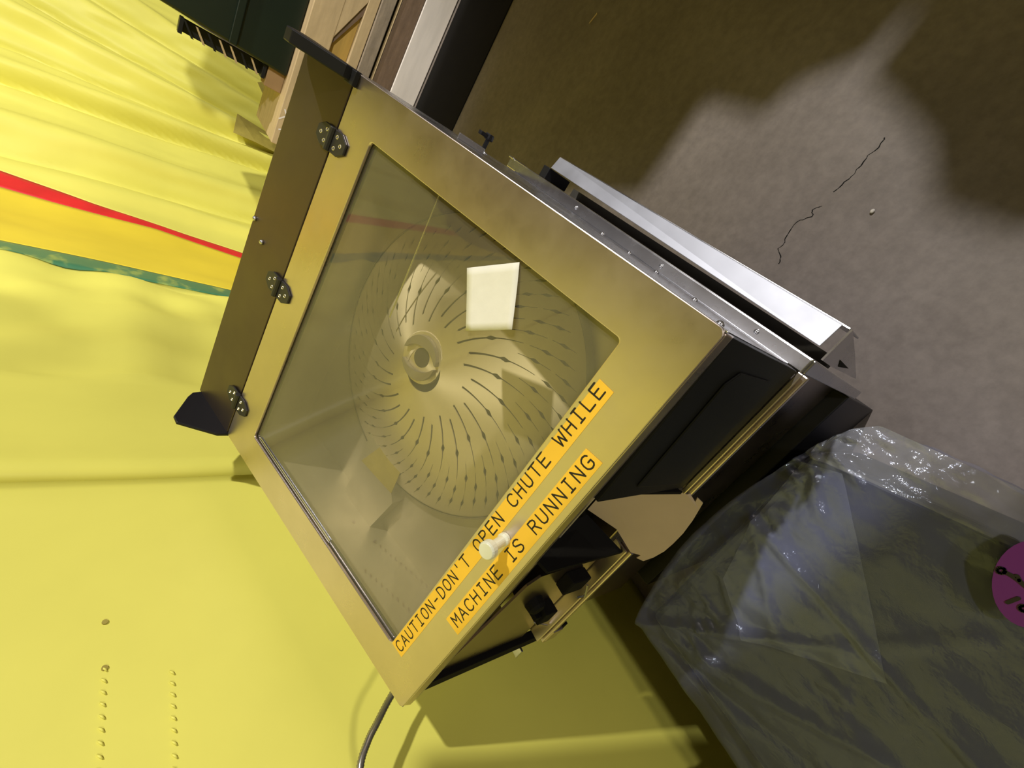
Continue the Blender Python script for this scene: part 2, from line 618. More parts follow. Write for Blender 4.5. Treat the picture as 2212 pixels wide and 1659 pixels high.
def frame_mb(outer, inner, h0, h1):
    b = MB()
    n = len(outer)
    vs_ = [L(u, v, h1) for u, v in outer] + [L(u, v, h1) for u, v in inner] + [L(u, v, h0) for u, v in outer] + [L(u, v, h0) for u, v in inner]
    fs_ = []
    for i in range(n):
        j = (i + 1) % n
        fs_ += [(i, j, n + j, n + i), (2 * n + j, 2 * n + i, 3 * n + i, 3 * n + j), (j, i, 2 * n + i, 2 * n + j), (n + i, n + j, 3 * n + j, 3 * n + i)]
    return b.add(vs_, fs_)


WU0, WU1, WV0, WV1 = 0.0525, 0.4995, 0.0575, 0.4145
hatch = frame_mb(rounded_ring(0, 0.55, 0, 0.4745, 0.006), rounded_ring(WU0, WU1, WV0, WV1, 0.005), -0.004, 0.0)
hatch = hatch.build('hatch_frame', M['steel'], mach, bevel=0.0012)
# turned-down rims of the hatch
lipf = MB()
lipf.prism([L(0.002, 0.0, -0.003), L(0.002, -0.004, -0.010), L(0.002, -0.004, -0.026), L(0.002, 0.001, -0.026), L(0.002, 0.003, -0.004)], (0.546, 0, 0))
lipf.build('hatch_rim', M['steel'], mach, bevel=0.003, seg=3)
for u in (0.0, 0.5485):
    MB().prism([L(u, 0, -0.002), L(u, 0.4745, -0.002), L(u, 0.4745, -0.012), L(u, 0, -0.012)], (0.0015, 0, 0)).build('hatch_rim', M['steel_side'], mach, bevel=0.0006)
# window pane and its gasket
pane = MB().prism([L(WU0 - .008, WV0 - .008, -0.0075), L(WU1 + .008, WV0 - .008, -0.0075), L(WU1 + .008, WV1 + .008, -0.0075), L(WU0 - .008, WV1 + .008, -0.0075)], NL * 0.003)
pane = pane.build('window_pane', M['acrylic'], mach)
gask = frame_mb(rounded_ring(WU0 - .010, WU1 + .010, WV0 - .010, WV1 + .010, 0.004), rounded_ring(WU0 - .0005, WU1 + .0005, WV0 - .0005, WV1 + .0005, 0.004), -0.012, -0.0076)
gask.build('window_gasket', M['rubber'], mach)
# bright double strip along the window's left edge
for du in (0.0026, 0.0062):
    MB().prism([L(WU0 + du, WV1 - .01, -0.0042), L(WU0 + du + .0014, WV1 - .01, -0.0042), L(WU0 + du + .0014, WV0 + .15, -0.0042), L(WU0 + du, WV0 + .15, -0.0042)], NL * 0.0012).build('window_strip', M['steel_side'], mach)

# knob
kb = MB()
kc = (0.283, 0.0305)
kb.tube([L(*kc, 0.0), L(*kc, 0.004), L(*kc, 0.006), L(*kc, 0.021), L(*kc, 0.024), L(*kc, 0.030), L(*kc, 0.032)], [0.0065, 0.0065, 0.0050, 0.0050, 0.0088, 0.0088, 0.0075], 20)
kb.build('hatch_knob', M['knob'], mach, smooth=False, bevel=0.0006)

# hinge panel behind the hatch, with its black end plates
MB().prism([L(0.0, 0.4785, -0.004), L(0.548, 0.4785, -0.004), L(0.548, 0.583, -0.004), L(0.0, 0.583, -0.004)], NL * 0.003).build('hinge_panel', M['steel_dark'], mach, bevel=0.001)
endp = [(0.456, 0.128), (0.557, 0.158), (0.551, 0.174), (0.540, 0.181), (0.492, 0.201), (0.478, 0.198), (0.455, 0.147)]
for x, wd in ((-0.004, 0.005), (0.5375, 0.0135)):
    MB().prism([(x, y, z) for y, z in endp], (wd, 0, 0)).build('end_plate', M['black'], mach, bevel=0.0012)
MB().prism([L(0.535, 0.468, 0.0), L(0.5505, 0.468, 0.0), L(0.5505, 0.485, 0.0), L(0.535, 0.485, 0.0)], NL * 0.006).build('corner_block', M['black'], mach, bevel=0.001)
MB().prism([L(0.004, 0.4748, -0.010), L(0.546, 0.4748, -0.010), L(0.546, 0.4784, -0.010), L(0.004, 0.4784, -0.010)], NL * 0.005).build('hinge_gap_strip', M['rubber'], mach)


def hinge(uc):
    leaf_a = [(-.013, .0035), (.013, .0035), (.013, .018), (.006, .030), (-.006, .030), (-.013, .018)]
    b = MB()
    for sgn in (1, -1):
        poly = [L(uc + u, 0.4765 + sgn * v, 0.0002) for u, v in leaf_a]
        b.prism(poly, NL * 0.0028)
    b.tube([L(uc - .0135, 0.4765, 0.0035), L(uc + .0135, 0.4765, 0.0035)], 0.0042, 10)
    h = b.build('hinge', M['hinge'], mach, bevel=0.0008)
    for sgn in (1, -1):
        for du, dv in ((-.0065, .011), (.0065, .011), (0.0, .021)):
            c = L(uc + du, 0.4765 + sgn * dv, 0.0030)
            r = MB()
            ring = []
            n = 12
            ex = Vector((1, 0, 0))
            ey = Vector((0, CT, ST))
            vs_, fs_ = [], []
            for k in range(n):
                a = 2 * math.pi * k / n
                e = ex * math.cos(a) + ey * math.sin(a)
                vs_ += [c + e * 0.0024, c + e * 0.0012 - NL * 0.0004, c + e * 0.0019 + NL * 0.0006]
            for k in range(n):
                j = (k + 1) % n
                fs_ += [(3 * k, 3 * j, 3 * j + 2, 3 * k + 2), (3 * k + 2, 3 * j + 2, 3 * j + 1, 3 * k + 1)]
            r.add(vs_, fs_)
            r.build('screw_ring', M['ring'], h)
    return h


for uc in (0.474, 0.272, 0.0695):
    hinge(uc)
for u, v in ((0.318, 0.577), (0.300, 0.545)):
    MB().tube([L(u, v, -0.001), L(u, v, 0.0015), L(u, v, 0.003)], [0.0035, 0.0033, 0.0015], 10).build('panel_screw', M['steel_side'], mach, smooth=True)

# body shell: side panels, back, base flange
side = [(0.014, -0.205), (0.014, -0.022), (0.455, 0.108), (0.565, 0.136), (0.585, 0.10), (0.585, -0.205)]
for x in (0.006, 0.5455):
    MB().prism([(x, y, z) for y, z in side], (0.0025, 0, 0)).build('side_panel', M['steel_side'], mach)
MB().box(0.009, 0.545, 0.582, 0.585, -0.205, 0.112).build('back_panel', M['steel_side'], mach)
MB().box(0.009, 0.545, 0.565, 0.582, 0.08, 0.136).build('top_channel', M['steel_dark'], mach)
MB().box(0.548, 0.5645, -0.002, 0.613, -0.207, -0.203).build('side_flange', M['steel_side'], mach, bevel=0.0012)
MB().box(0.5635, 0.5650, -0.002, 0.613, -0.235, -0.203).build('side_flange', M['steel_side'], mach, bevel=0.0006)
MB().box(-0.012, 0.006, 0.0, 0.613, -0.207, -0.203).build('side_flange', M['steel_side'], mach, bevel=0.001)


def rivet(c, d, r=0.004):
    c, d = Vector(c), Vector(d)
    return MB().tube([c, c + d * r * 0.5, c + d * r * 0.8], [r, r * 0.8, r * 0.3], 10)


for y, z in ((0.291, -0.165), (0.235, -0.165), (0.185, -0.165), (0.114, -0.150), (0.03, -0.05), (0.50, -0.08)):
    rivet((0.548, y, z), (1, 0, 0)).build('side_screw', M['steel_side'], mach, smooth=True)
for y in (0.06, 0.21, 0.40):
    rivet((0.5565, y, -0.203), (0, 0, 1), 0.0032).build('side_screw', M['steel_side'], mach, smooth=True)

# front: left control plate with its cut corner, black strip coloured as the shaded edge gap, right glossy cover
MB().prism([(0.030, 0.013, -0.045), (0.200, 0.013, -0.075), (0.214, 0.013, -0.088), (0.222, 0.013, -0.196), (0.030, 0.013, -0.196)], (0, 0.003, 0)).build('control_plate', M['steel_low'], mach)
MB().prism([(0.006, 0.006, -0.03), (0.026, 0.006, -0.03), (0.024, 0.006, -0.305), (0.004, 0.006, -0.305)], (0, 0.012, 0)).build('edge_strip', M['rubber'], mach, bevel=0.001)
MB().box(0.21, 0.545, 0.06, 0.064, -0.205, -0.02).build('chute_back', M['rubber'], mach)  # black stands in for the shade inside the chute opening
MB().prism([(0.366, 0.000, -0.030), (0.5475, 0.000, -0.014), (0.5475, 0.000, -0.1985), (0.372, 0.000, -0.1985)], (0, 0.012, 0)).build('front_cover', M['black_gloss'], mach, bevel=0.001)
cov = MB()
cov.prism([(0.385, -0.0025, -0.075), (0.512, -0.0025, -0.062), (0.526, -0.0025, -0.072), (0.528, -0.0025, -0.150), (0.516, -0.0025, -0.165), (0.392, -0.0025, -0.172), (0.383, -0.0025, -0.165)], (0, 0.0022, 0))
cov.build('cover_inset', M['black_gloss'], mach, bevel=0.002)
# front ledge in two runs, each with an upper and a lower lip
for x0, x1 in ((0.046, 0.258), (0.368, 0.548)):
    MB().box(x0, x1, -0.006, 0.0 if x0 > 0.2 else 0.016, -0.2035, -0.2005).build('front_ledge', M['steel'], mach, bevel=0.001)
    MB().box(x0, x1, -0.010, 0.010, -0.2155, -0.2085).build('front_ledge', M['steel'], mach, bevel=0.0015)
MB().box(0.05, 0.075, -0.011, 0.012, -0.232, -0.210).build('ledge_bracket', M['steel'], mach, bevel=0.001)

# control plate fittings
gr = MB().tube([(0.150, 0.013, -0.125), (0.150, 0.004, -0.125), (0.150, 0.000, -0.125)], [0.013, 0.012, 0.008], 16)
gr.build('cable_grommet', M['rubber'], mach, smooth=False)
MB().box(0.118, 0.142, -0.006, 0.013, -0.165, -0.142).build('latch_block', M['rubber'], mach, bevel=0.001)
MB().box(0.126, 0.134, -0.003, 0.013, -0.142, -0.132).build('latch_block', M['rubber'], mach, bevel=0.001)
MB().box(0.182, 0.208, -0.004, 0.013, -0.178, -0.140).build('latch_block', M['rubber'], mach, bevel=0.002)
MB().tube([(0.168, -0.008, -0.198), (0.172, -0.008, -0.175)], 0.0016, 8).build('clip_pin', M['steel_side'], mach)
MB().tube([(0.168, -0.010, -0.195), (0.190, -0.004, -0.185)], 0.0014, 8).build('clip_pin', M['steel_side'], mach)
MB().tube([(0.082, 0.0, -0.198), (0.088, 0.008, -0.170)], 0.0014, 8).build('clip_pin', M['steel_side'], mach)

# discharge chute plate through the front opening, and side walls blackened with the opening's shade
cp = [(0.275, 0.052, -0.158), (0.315, 0.052, -0.158), (0.367, 0.0, -0.2), (0.368, -0.007, -0.205), (0.371, -0.008, -0.207), (0.366, -0.017, -0.214), (0.372, -0.016, -0.213), (0.3705, -0.023, -0.218), (0.360, -0.025, -0.22),
      (0.344, -0.028, -0.2225), (0.323, -0.0305, -0.2245), (0.304, -0.031, -0.225), (0.288, -0.0305, -0.2243), (0.272, -0.0275, -0.222), (0.259, -0.023, -0.2185), (0.257, -0.016, -0.213), (0.264, -0.017, -0.2135), (0.259, -0.008, -0.2065), (0.264, 0.0, -0.2), (0.275, 0.018, -0.186)]
MB().prism(cp, (0, 0.0015, -0.0018)).build('chute_plate', M['chute'], mach)
MB().prism([(0.366, 0.055, -0.07), (0.366, 0.004, -0.09), (0.366, -0.004, -0.196), (0.366, 0.055, -0.155)], (0.004, 0, 0)).build('chute_wall', M['rubber'], mach)
MB().prism([(0.225, 0.055, -0.07), (0.225, 0.010, -0.085), (0.250, -0.002, -0.200), (0.262, 0.050, -0.165)], (0.004, 0, 0)).build('chute_wall', M['rubber'], mach)

# lower cabinet and plinth
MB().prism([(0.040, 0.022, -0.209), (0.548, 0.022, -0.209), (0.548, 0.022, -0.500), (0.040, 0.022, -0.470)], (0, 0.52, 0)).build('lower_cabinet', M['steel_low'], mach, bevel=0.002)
MB().prism([(0.5485, -0.004, -0.209), (0.5645, -0.004, -0.209), (0.5645, -0.004, -0.520), (0.551, -0.004, -0.520)], (0, 0.54, 0)).build('corner_post', M['steel_side'], mach, bevel=0.001)
MB().box(0.07, 0.549, 0.0, 0.52, -0.78, -0.503).build('plinth', M['black'], mach, bevel=0.002)

# tray rail along the right side
MB().prism([(0.5785, 0.004, -0.209), (0.6060, 0.004, -0.2145), (0.6060, 0.505, -0.2145), (0.5850, 0.505, -0.209)], (0, 0, 0.002)).build('tray_rail', M['rail'], mach, bevel=0.0006)
MB().prism([(0.6055, -0.004, -0.2130), (0.6075, -0.004, -0.2130), (0.6075, 0.505, -0.2130), (0.6055, 0.505, -0.2130)], (0, 0, -0.05)).build('rail_edge', M['steel_side'], mach, bevel=0.0008)
MB().prism([(0.569, -0.0065, -0.2115), (0.6065, -0.0065, -0.2115), (0.592, -0.0065, -0.300), (0.574, -0.0065, -0.400), (0.569, -0.0065, -0.26)], (0, 0.002, 0)).build('rail_end_plate', M['steel_side'], mach)
MB().prism([(0.573, -0.0072, -0.278), (0.5795, -0.0072, -0.262), (0.578, -0.0072, -0.32)], (0, 0.0006, 0)).build('plate_hole', M['rubber'], mach)
MB().box(0.5655, 0.579, 0.004, 0.515, -0.30, -0.285).build('rail_channel', M['dark_gap'], mach)  # dark strip standing in for shade between flange and tray
MB().box(0.5655, 0.584, 0.506, 0.524, -0.262, -0.207).build('rail_bracket', M['black'], mach, bevel=0.001)
MB().box(0.563, 0.566, 0.600, 0.616, -0.235, -0.200).build('rail_bracket', M['steel_side'], mach, bevel=0.001)
# clamp bar with its small knob, on the upper side panel towards the back
MB().prism([(0.5480, 0.455, -0.004), (0.5480, 0.445, -0.040), (0.5480, 0.430, -0.034), (0.5480, 0.440, 0.004)], (0.0075, 0, 0)).build('clamp_bar', M['steel_side'], mach, bevel=0.001)
MB().tube([(0.548, 0.445, -0.040), (0.571, 0.445, -0.040)], 0.003, 8).build('clamp_screw', M['black'], mach)
wk = MB()
wk.tube([(0.566, 0.445, -0.040), (0.567, 0.445, -0.040), (0.574, 0.445, -0.040)], [0.005, 0.007, 0.006], 10)
wk.box(0.567, 0.572, 0.441, 0.449, -0.040, -0.024)
wk.build('clamp_knob', M['black'], mach, bevel=0.001)

# ---- inside: sloping floor, walls, slotted disc, hub, rod
DH = -0.112
DC = (0.304, 0.256)
DR = 0.2005
MB().prism([L(0.010, 0.004, -0.128), L(0.543, 0.004, -0.128), L(0.543, 0.545, -0.128), L(0.010, 0.545, -0.128)], NL * 0.002).build('chamber_floor', M['steel_in'], mach)
MB().prism([L(0.010, 0.30, -0.126), L(0.197, 0.315, -0.126), L(0.080, 0.214, -0.126), L(0.010, 0.226, -0.126)], NL * 0.022).build('guide_plate', M['steel_in'], mach)
MB().prism([L(0.085, 0.300, -0.104), L(0.150, 0.275, -0.104), L(0.136, 0.230, -0.104), L(0.092, 0.224, -0.104)], NL * 0.001).build('inspection_slot', M['rubber_olive'], mach)  # small olive plate laid on the guide plate
MB().prism([L(0.010, 0.045, -0.126), L(0.11, 0.075, -0.126), L(0.25, 0.040, -0.126), L(0.26, 0.006, -0.126), L(0.010, 0.006, -0.126)], NL * 0.012).build('guide_plate', M['steel_in'], mach)

NS = 56


def disc_h(r):
    return DH + 0.047 * (1 - (r / DR) ** 1.5)


def disc_ang(r, a):
    return a - math.radians(42) * ((r - 0.035) / (DR - 0.035)) ** 1.0


def disc_pt(r, a, dh=0.0):
    a2 = disc_ang(r, a)
    return L(DC[0] + r * math.cos(a2), DC[1] + r * math.sin(a2), disc_h(r) + dh)


def open_width(k, r):
    """half-width of slot k at radius r (0 where the disc is solid)"""
    if k % 2 == 0:
        j = 0.006 if k % 4 == 0 else -0.004
        segs = ((0.064 + j, 0.140 + j, (0.106 + j,)), (0.147 + j, 0.188, (0.160, 0.178)))
    else:
        segs = ((0.127, 0.163, (0.146,)), (0.168, 0.191, (0.180,)))
    for s0, s1, mids in segs:
        if s0 <= r <= s1:
            w = 0.00042
            if s0 < 0.1:
                w += 0.0010 * (1 - (r - s0) / (s1 - s0))
            for mid in mids:
                w += 0.0023 * max(0.0, 1 - abs(r - mid) / 0.0055)
            return w
    return 0.0


b = MB()
rs = [0.028 + (DR - 0.028) * i / 116 for i in range(117)]
vs_, fs_ = [], []
cols = []
for r in rs:
    row = []
    for k in range(NS):
        a = 2 * math.pi * k / NS
        w = max(open_width(k, r), 0.0003) / r
        half = math.pi / NS
        row += [a - w, a + w, a + w + (half * 2 - 2 * w) / 3, a + w + (half * 2 - 2 * w) * 2 / 3]
    cols.append(row)
nc = NS * 4
for r, row in zip(rs, cols):
    for a in row:
        vs_.append(disc_pt(r, a))
for i in range(len(rs) - 1):
    rm = 0.5 * (rs[i] + rs[i + 1])
    for j in range(nc):
        if j % 4 == 0 and open_width(j // 4, rm) > 0:
            continue
        j2 = (j + 1) % nc
        fs_.append((i * nc + j, i * nc + j2, (i + 1) * nc + j2, (i + 1) * nc + j))
b.add(vs_, fs_)
disc = b.build('slotted_disc', M['disc'], mach, smooth=True)
md = disc.modifiers.new('thickness', 'SOLIDIFY')
md.thickness = 0.0012
md.offset = -1
md.use_rim = False
# drum below the slots, its shade put into the colour, and the rim band around it
n = 64
vs_, fs_ = [], []
for k in range(n):
    a = 2 * math.pi * k / n
    for r, h in ((DR + 0.001, DH + 0.001), (DR + 0.004, DH - 0.001), (DR + 0.004, -0.126)):
        vs_.append(L(DC[0] + r * math.cos(a), DC[1] + r * math.sin(a), h))
for k in range(n):
    j = (k + 1) % n
    for q in range(2):
        fs_.append((3 * k + q, 3 * j + q, 3 * j + q + 1, 3 * k + q + 1))
MB().add(vs_, fs_).build('disc_rim', M['steel_in'], mach, smooth=True)
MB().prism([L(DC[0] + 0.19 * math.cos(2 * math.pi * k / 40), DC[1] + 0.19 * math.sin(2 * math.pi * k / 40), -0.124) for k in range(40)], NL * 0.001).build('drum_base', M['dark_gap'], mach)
# hub: cap, two crescent cams, bore as a disc in the recess shade colour
HC = (0.3145, 0.2675)


def hub_disc(r, h0, h1, n=28):
    return MB().prism([L(HC[0] + r * math.cos(2 * math.pi * k / n), HC[1] + r * math.sin(2 * math.pi * k / n), h0) for k in range(n)], NL * (h1 - h0))


hub_disc(0.034, -0.074, -0.068).build('hub_cap', M['disc'], mach, bevel=0.001)


def crescent(a0, sweep, r_out, r_in0, r_in1, h0, h1):
    n = 14
    pts = []
    for k in range(n + 1):
        a = a0 + sweep * k / n
        pts.append((r_out, a))
    for k in range(n, -1, -1):
        a = a0 + sweep * k / n
        t = k / n
        pts.append((r_in0 + (r_in1 - r_in0) * math.sin(math.pi * min(1, t * 1.0)) ** 0.8 * -1 + 0.0, a))
    return MB().prism([L(HC[0] + r * math.cos(a), HC[1] + r * math.sin(a), h0) for r, a in pts], NL * (h1 - h0))


crescent(math.radians(-75), math.radians(170), 0.029, 0.027, 0.039, -0.068, -0.062).build('hub_cam', M['hub'], mach, bevel=0.0006)
crescent(math.radians(125), math.radians(150), 0.029, 0.027, 0.037, -0.068, -0.062).build('hub_cam', M['hub'], mach, bevel=0.0006)
hub_disc(0.0125, -0.068, -0.0672).build('hub_bore', M['dark_gap'], mach)
MB().tube([L(0.490, 0.345, -0.055), L(0.326, 0.338, -0.062)], 0.0012, 8).build('feeler_rod', M['steel_side'], mach)

MB().prism([L(0.010, 0.468, -0.126), L(0.543, 0.468, -0.126), L(0.543, 0.468, -0.012), L(0.010, 0.468, -0.012)], (0, 0.003, 0)).build('chamber_wall', M['steel_in'], mach)
for u in (0.0095, 0.541):
    MB().prism([L(u, 0.006, -0.126), L(u, 0.468, -0.126), L(u, 0.468, -0.013), L(u, 0.006, -0.013)], (0.002, 0, 0)).build('chamber_wall', M['steel_in'], mach)

# flexible conduit leaving the left side
cpath = [(0.004, 0.055, -0.10), (-0.02, 0.06, -0.085), (-0.045, 0.045, -0.045), (-0.05, 0.028, -0.018), (-0.05, 0.009, 0.006), (-0.05, -0.005, 0.023), (-0.052, -0.025, 0.038), (-0.058, -0.06, 0.045), (-0.066, -0.11, 0.03), (-0.07, -0.17, -0.04), (-0.072, -0.24, -0.22), (-0.07, -0.30, -0.50), (-0.06, -0.36, -0.72), (-0.02, -0.45, -0.774), (0.0, -0.6, -0.774)]
cs = [p for p in catmull([Vector(p) for p in cpath], 16)]
b = MB()
rad = [0.0040 + (0.0007 if i % 2 else 0.0) for i in range(len(cs))]
b.tube(cs, rad, 10)
b.build('flex_conduit', M['conduit'], mach, smooth=True)

# ---- label tape on the hatch, lettered with single strokes
GLY = {
    'C': [[(3.6, 4.9), (3.1, 5.7), (2.2, 6), (1.3, 5.7), (.6, 4.8), (.4, 3), (.6, 1.2), (1.3, .3), (2.2, 0), (3.1, .3), (3.6, 1.1)]],
    'A': [[(.2, 0), (2, 6), (3.8, 0)], [(.9, 2.1), (3.1, 2.1)]],
    'U': [[(.5, 6), (.5, 1.7), (.9, .5), (2, 0), (3.1, .5), (3.5, 1.7), (3.5, 6)]],
    'T': [[(.2, 6), (3.8, 6)], [(2, 6), (2, 0)]],
    'I': [[(2, 6), (2, 0)], [(.9, 6), (3.1, 6)], [(.9, 0), (3.1, 0)]],
    'O': [[(2, 6), (1.1, 5.6), (.5, 4.6), (.4, 3), (.5, 1.4), (1.1, .4), (2, 0), (2.9, .4), (3.5, 1.4), (3.6, 3), (3.5, 4.6), (2.9, 5.6), (2, 6)]],
    'N': [[(.5, 0), (.5, 6), (3.5, 0), (3.5, 6)]],
    '-': [[(.9, 2.6), (3.1, 2.6)]],
    'D': [[(.5, 0), (.5, 6), (1.8, 6), (2.9, 5.4), (3.5, 4.2), (3.6, 3), (3.5, 1.8), (2.9, .6), (1.8, 0), (.5, 0)]],
    "'": [[(2, 6.2), (2, 4.4)]],
    'P': [[(.6, 0), (.6, 6), (2.4, 6), (3.3, 5.5), (3.6, 4.6), (3.3, 3.6), (2.4, 3), (.6, 3)]],
    'E': [[(3.5, 6), (.6, 6), (.6, 0), (3.6, 0)], [(.6, 3.1), (3.1, 3.1)]],
    'H': [[(.5, 6), (.5, 0)], [(3.5, 6), (3.5, 0)], [(.5, 3.1), (3.5, 3.1)]],
    'W': [[(.1, 6), (.9, 0), (2, 4.3), (3.1, 0), (3.9, 6)]],
    'L': [[(.7, 6), (.7, 0), (3.6, 0)]],
    'M': [[(.4, 0), (.4, 6), (2, 2.6), (3.6, 6), (3.6, 0)]],
    'S': [[(3.5, 5), (3, 5.7), (2, 6), (1, 5.7), (.5, 4.8), (.8, 3.7), (2, 3.1), (3.2, 2.5), (3.6, 1.4), (3.1, .4), (2, 0), (.9, .3), (.4, 1.1)]],
    'R': [[(.6, 0), (.6, 6), (2.3, 6), (3.2, 5.5), (3.5, 4.6), (3.2, 3.6), (2.3, 3.1), (.6, 3.1)], [(2.2, 3.1), (3.7, 0)]],
    'G': [[(3.6, 4.9), (3.1, 5.7), (2.2, 6), (1.3, 5.7), (.6, 4.8), (.4, 3), (.6, 1.2), (1.3, .3), (2.2, 0), (3.1, .3), (3.6, 1), (3.6, 2.8), (2.3, 2.8)]],
}


def stroke_strip(b, pts, w, place, th):
    """flat raised strokes: one thin quad per segment, with small discs at the joints"""
    n = 8
    for (ax, ay), (bx, by) in zip(pts, pts[1:]):
        d = Vector((bx - ax, by - ay))
        if d.length < 1e-9:
            continue
        d.normalize()
        nx, ny = -d.y * w, d.x * w
        q = [(ax + nx, ay + ny), (ax - nx, ay - ny), (bx - nx, by - ny), (bx + nx, by + ny)]
        b.add([place(*p, th) for p in q], [(0, 1, 2, 3)])
    for i, (ax, ay) in enumerate(pts):
        b.add([place(ax + w * math.cos(2 * math.pi * k / n), ay + w * math.sin(2 * math.pi * k / n), th + 0.00003) for k in range(n)], [tuple(range(n))])


def label(text, u0, u1, v_base, cap, tape):
    t = MB().prism([L(*tape[0], 0.0002), L(*tape[1], 0.0002), L(*tape[2], 0.0002), L(*tape[3], 0.0002)], NL * 0.0003).build('label_tape', M['tape'], mach)
    pitch = (u1 - u0) / len(text)
    b = MB()
    sx = pitch * 0.80 / 4.0
    sy = cap / 6.0
    for i, ch in enumerate(text):
        if ch == ' ':
            continue
        for st in GLY[ch]:
            pts = [(u0 + pitch * (i + 0.10) + x * sx, v_base + y * sy) for x, y in st]
            stroke_strip(b, pts, 0.00080, lambda x, y, h: L(x, y, h), 0.0006)
    b.build('lettering', M['ink'], t)


label("CAUTION-DON'T OPEN CHUTE WHILE", 0.0565, 0.4610, 0.0415, 0.0120, [(0.0545, 0.0375), (0.4630, 0.0360), (0.4640, 0.0520), (0.0545, 0.0568)])
label('MACHINE IS RUNNING', 0.1570, 0.4085, 0.0105, 0.0120, [(0.1525, 0.0055), (0.4110, 0.0068), (0.4105, 0.0250), (0.1525, 0.0255)])

# ------------------------------------------------------------------ paper note lying on the pane
b = MB()
nc_ = [(0.461, 0.224), (0.497, 0.176), (0.446, 0.144), (0.413, 0.187)]
vs_, fs_ = [], []
N = 8
for j in range(N + 1):
    for i in range(N + 1):
        s, t = i / N, j / N
        u = (nc_[0][0] * (1 - s) + nc_[1][0] * s) * (1 - t) + (nc_[3][0] * (1 - s) + nc_[2][0] * s) * t
        v = (nc_[0][1] * (1 - s) + nc_[1][1] * s) * (1 - t) + (nc_[3][1] * (1 - s) + nc_[2][1] * s) * t
        h = -0.0036 + 0.003 * t * t + 0.0012 * s * s + 0.0005 * math.sin(5 * s + 3 * t)
        vs_.append(L(u, v, h))
for j in range(N):
    for i in range(N):
        a = j * (N + 1) + i
        fs_.append((a, a + 1, a + N + 2, a + N + 1))
o = b.add(vs_, fs_).build('paper_note', M['paper'], smooth=True)
md = o.modifiers.new('thickness', 'SOLIDIFY')
md.thickness = 0.0003
tag(o, 'blank white square paper note lying on the hatch window', 'note')

# ------------------------------------------------------------------ wrapped box in front of the machine
BT = -0.415
box = thing('wrapped_box', 'charcoal box under crinkled clear plastic with a purple round sticker, before the machine', 'box', (0.29, -0.45, 0.0))
bb = MB()
bb.prism([(0.085, -0.050, -0.78), (0.470, -0.030, -0.78), (0.560, -0.330, -0.78), (0.580, -0.95, -0.78), (0.085, -0.95, -0.78)], (0, 0, 0.78 + BT - 0.012))
bb.build('inner_box', M['charcoal'], box, bevel=0.012, seg=3)


def seg_d(p, a, b_):
    a, b_ = Vector(a), Vector(b_)
    d = b_ - a
    t = max(0, min(1, (p - a).dot(d) / d.length_squared))
    return (p - a - d * t).length, t


RIDGES = [((0.338, -0.047), (0.318, -0.30), .004, .009), ((0.318, -0.30), (0.325, -0.45), .0035, .007), ((0.064, -0.046), (0.25, -0.33), .006, .007),
          ((0.064, -0.046), (0.30, -0.22), .007, .010), ((0.064, -0.046), (0.16, -0.30), .007, -.006), ((0.338, -0.047), (0.24, -0.17), .006, .006),
          ((0.10, -0.13), (0.24, -0.32), .004, .008), ((0.204, -0.137), (0.24, -0.07), .005, .006), ((0.47, -0.03), (0.40, -0.10), .006, .010),
          ((0.17, -0.045), (0.338, -0.047), .006, .006), ((0.30, -0.22), (0.46, -0.29), .008, .005), ((0.49, -0.04), (0.47, -0.10), .004, .009)]


CRINK = [(0.485, -0.045, .035, .03, 0.0114), (0.44, -0.030, .05, .015, 0.0095), (0.35, -0.075, .04, .03, 0.0076), (0.27, -0.26, .05, .05, 0.0076), (0.16, -0.11, .05, .04, 0.0095), (0.40, -0.10, .05, .05, 0.0057), (0.54, -0.12, .03, .08, 0.0095)]


def film_z(x, y):
    p = Vector((x, y))
    z = BT
    for a, c, w, h in RIDGES:
        d, t = seg_d(p, a, c)
        z += h * math.exp(-(d / w) ** 2) * (0.5 + 0.5 * math.sin(math.pi * min(1, max(0.08, t))))
    z += 0.006 * noise.noise(Vector((x * 9, y * 9, 0.3))) + 0.0040 * noise.noise(Vector((x * 34, y * 22, 1.3))) + 0.0015 * noise.noise(Vector((x * 80, y * 55, 8.3)))
    for cx_, cy_, sx_, sy_, am in CRINK:
        e = ((x - cx_) / sx_) ** 2 + ((y - cy_) / sy_) ** 2
        if e < 6:
            z += am * math.exp(-e) * (noise.noise(Vector((x * 95, y * 60, 2.2))) + 0.5 * noise.noise(Vector((x * 170, y * 140, 5.2))))
    # crumpled knot by the machine's right corner
    k = math.exp(-(((x - 0.475) / 0.05) ** 2 + ((y + 0.045) / 0.035) ** 2))
    z += k * (0.018 + 0.012 * noise.noise(Vector((x * 60, y * 60, 4))))
    return z


# the film lies on the box and hangs down its sides
def film_outline(y):
    xl = 0.062
    pts = [(-0.99, 0.60), (-0.5, 0.60), (-0.193, 0.573), (-0.062, 0.544), (-0.012, 0.520), (0.0, 0.45)]
    xr = lip(pts, y)
    return xl, xr


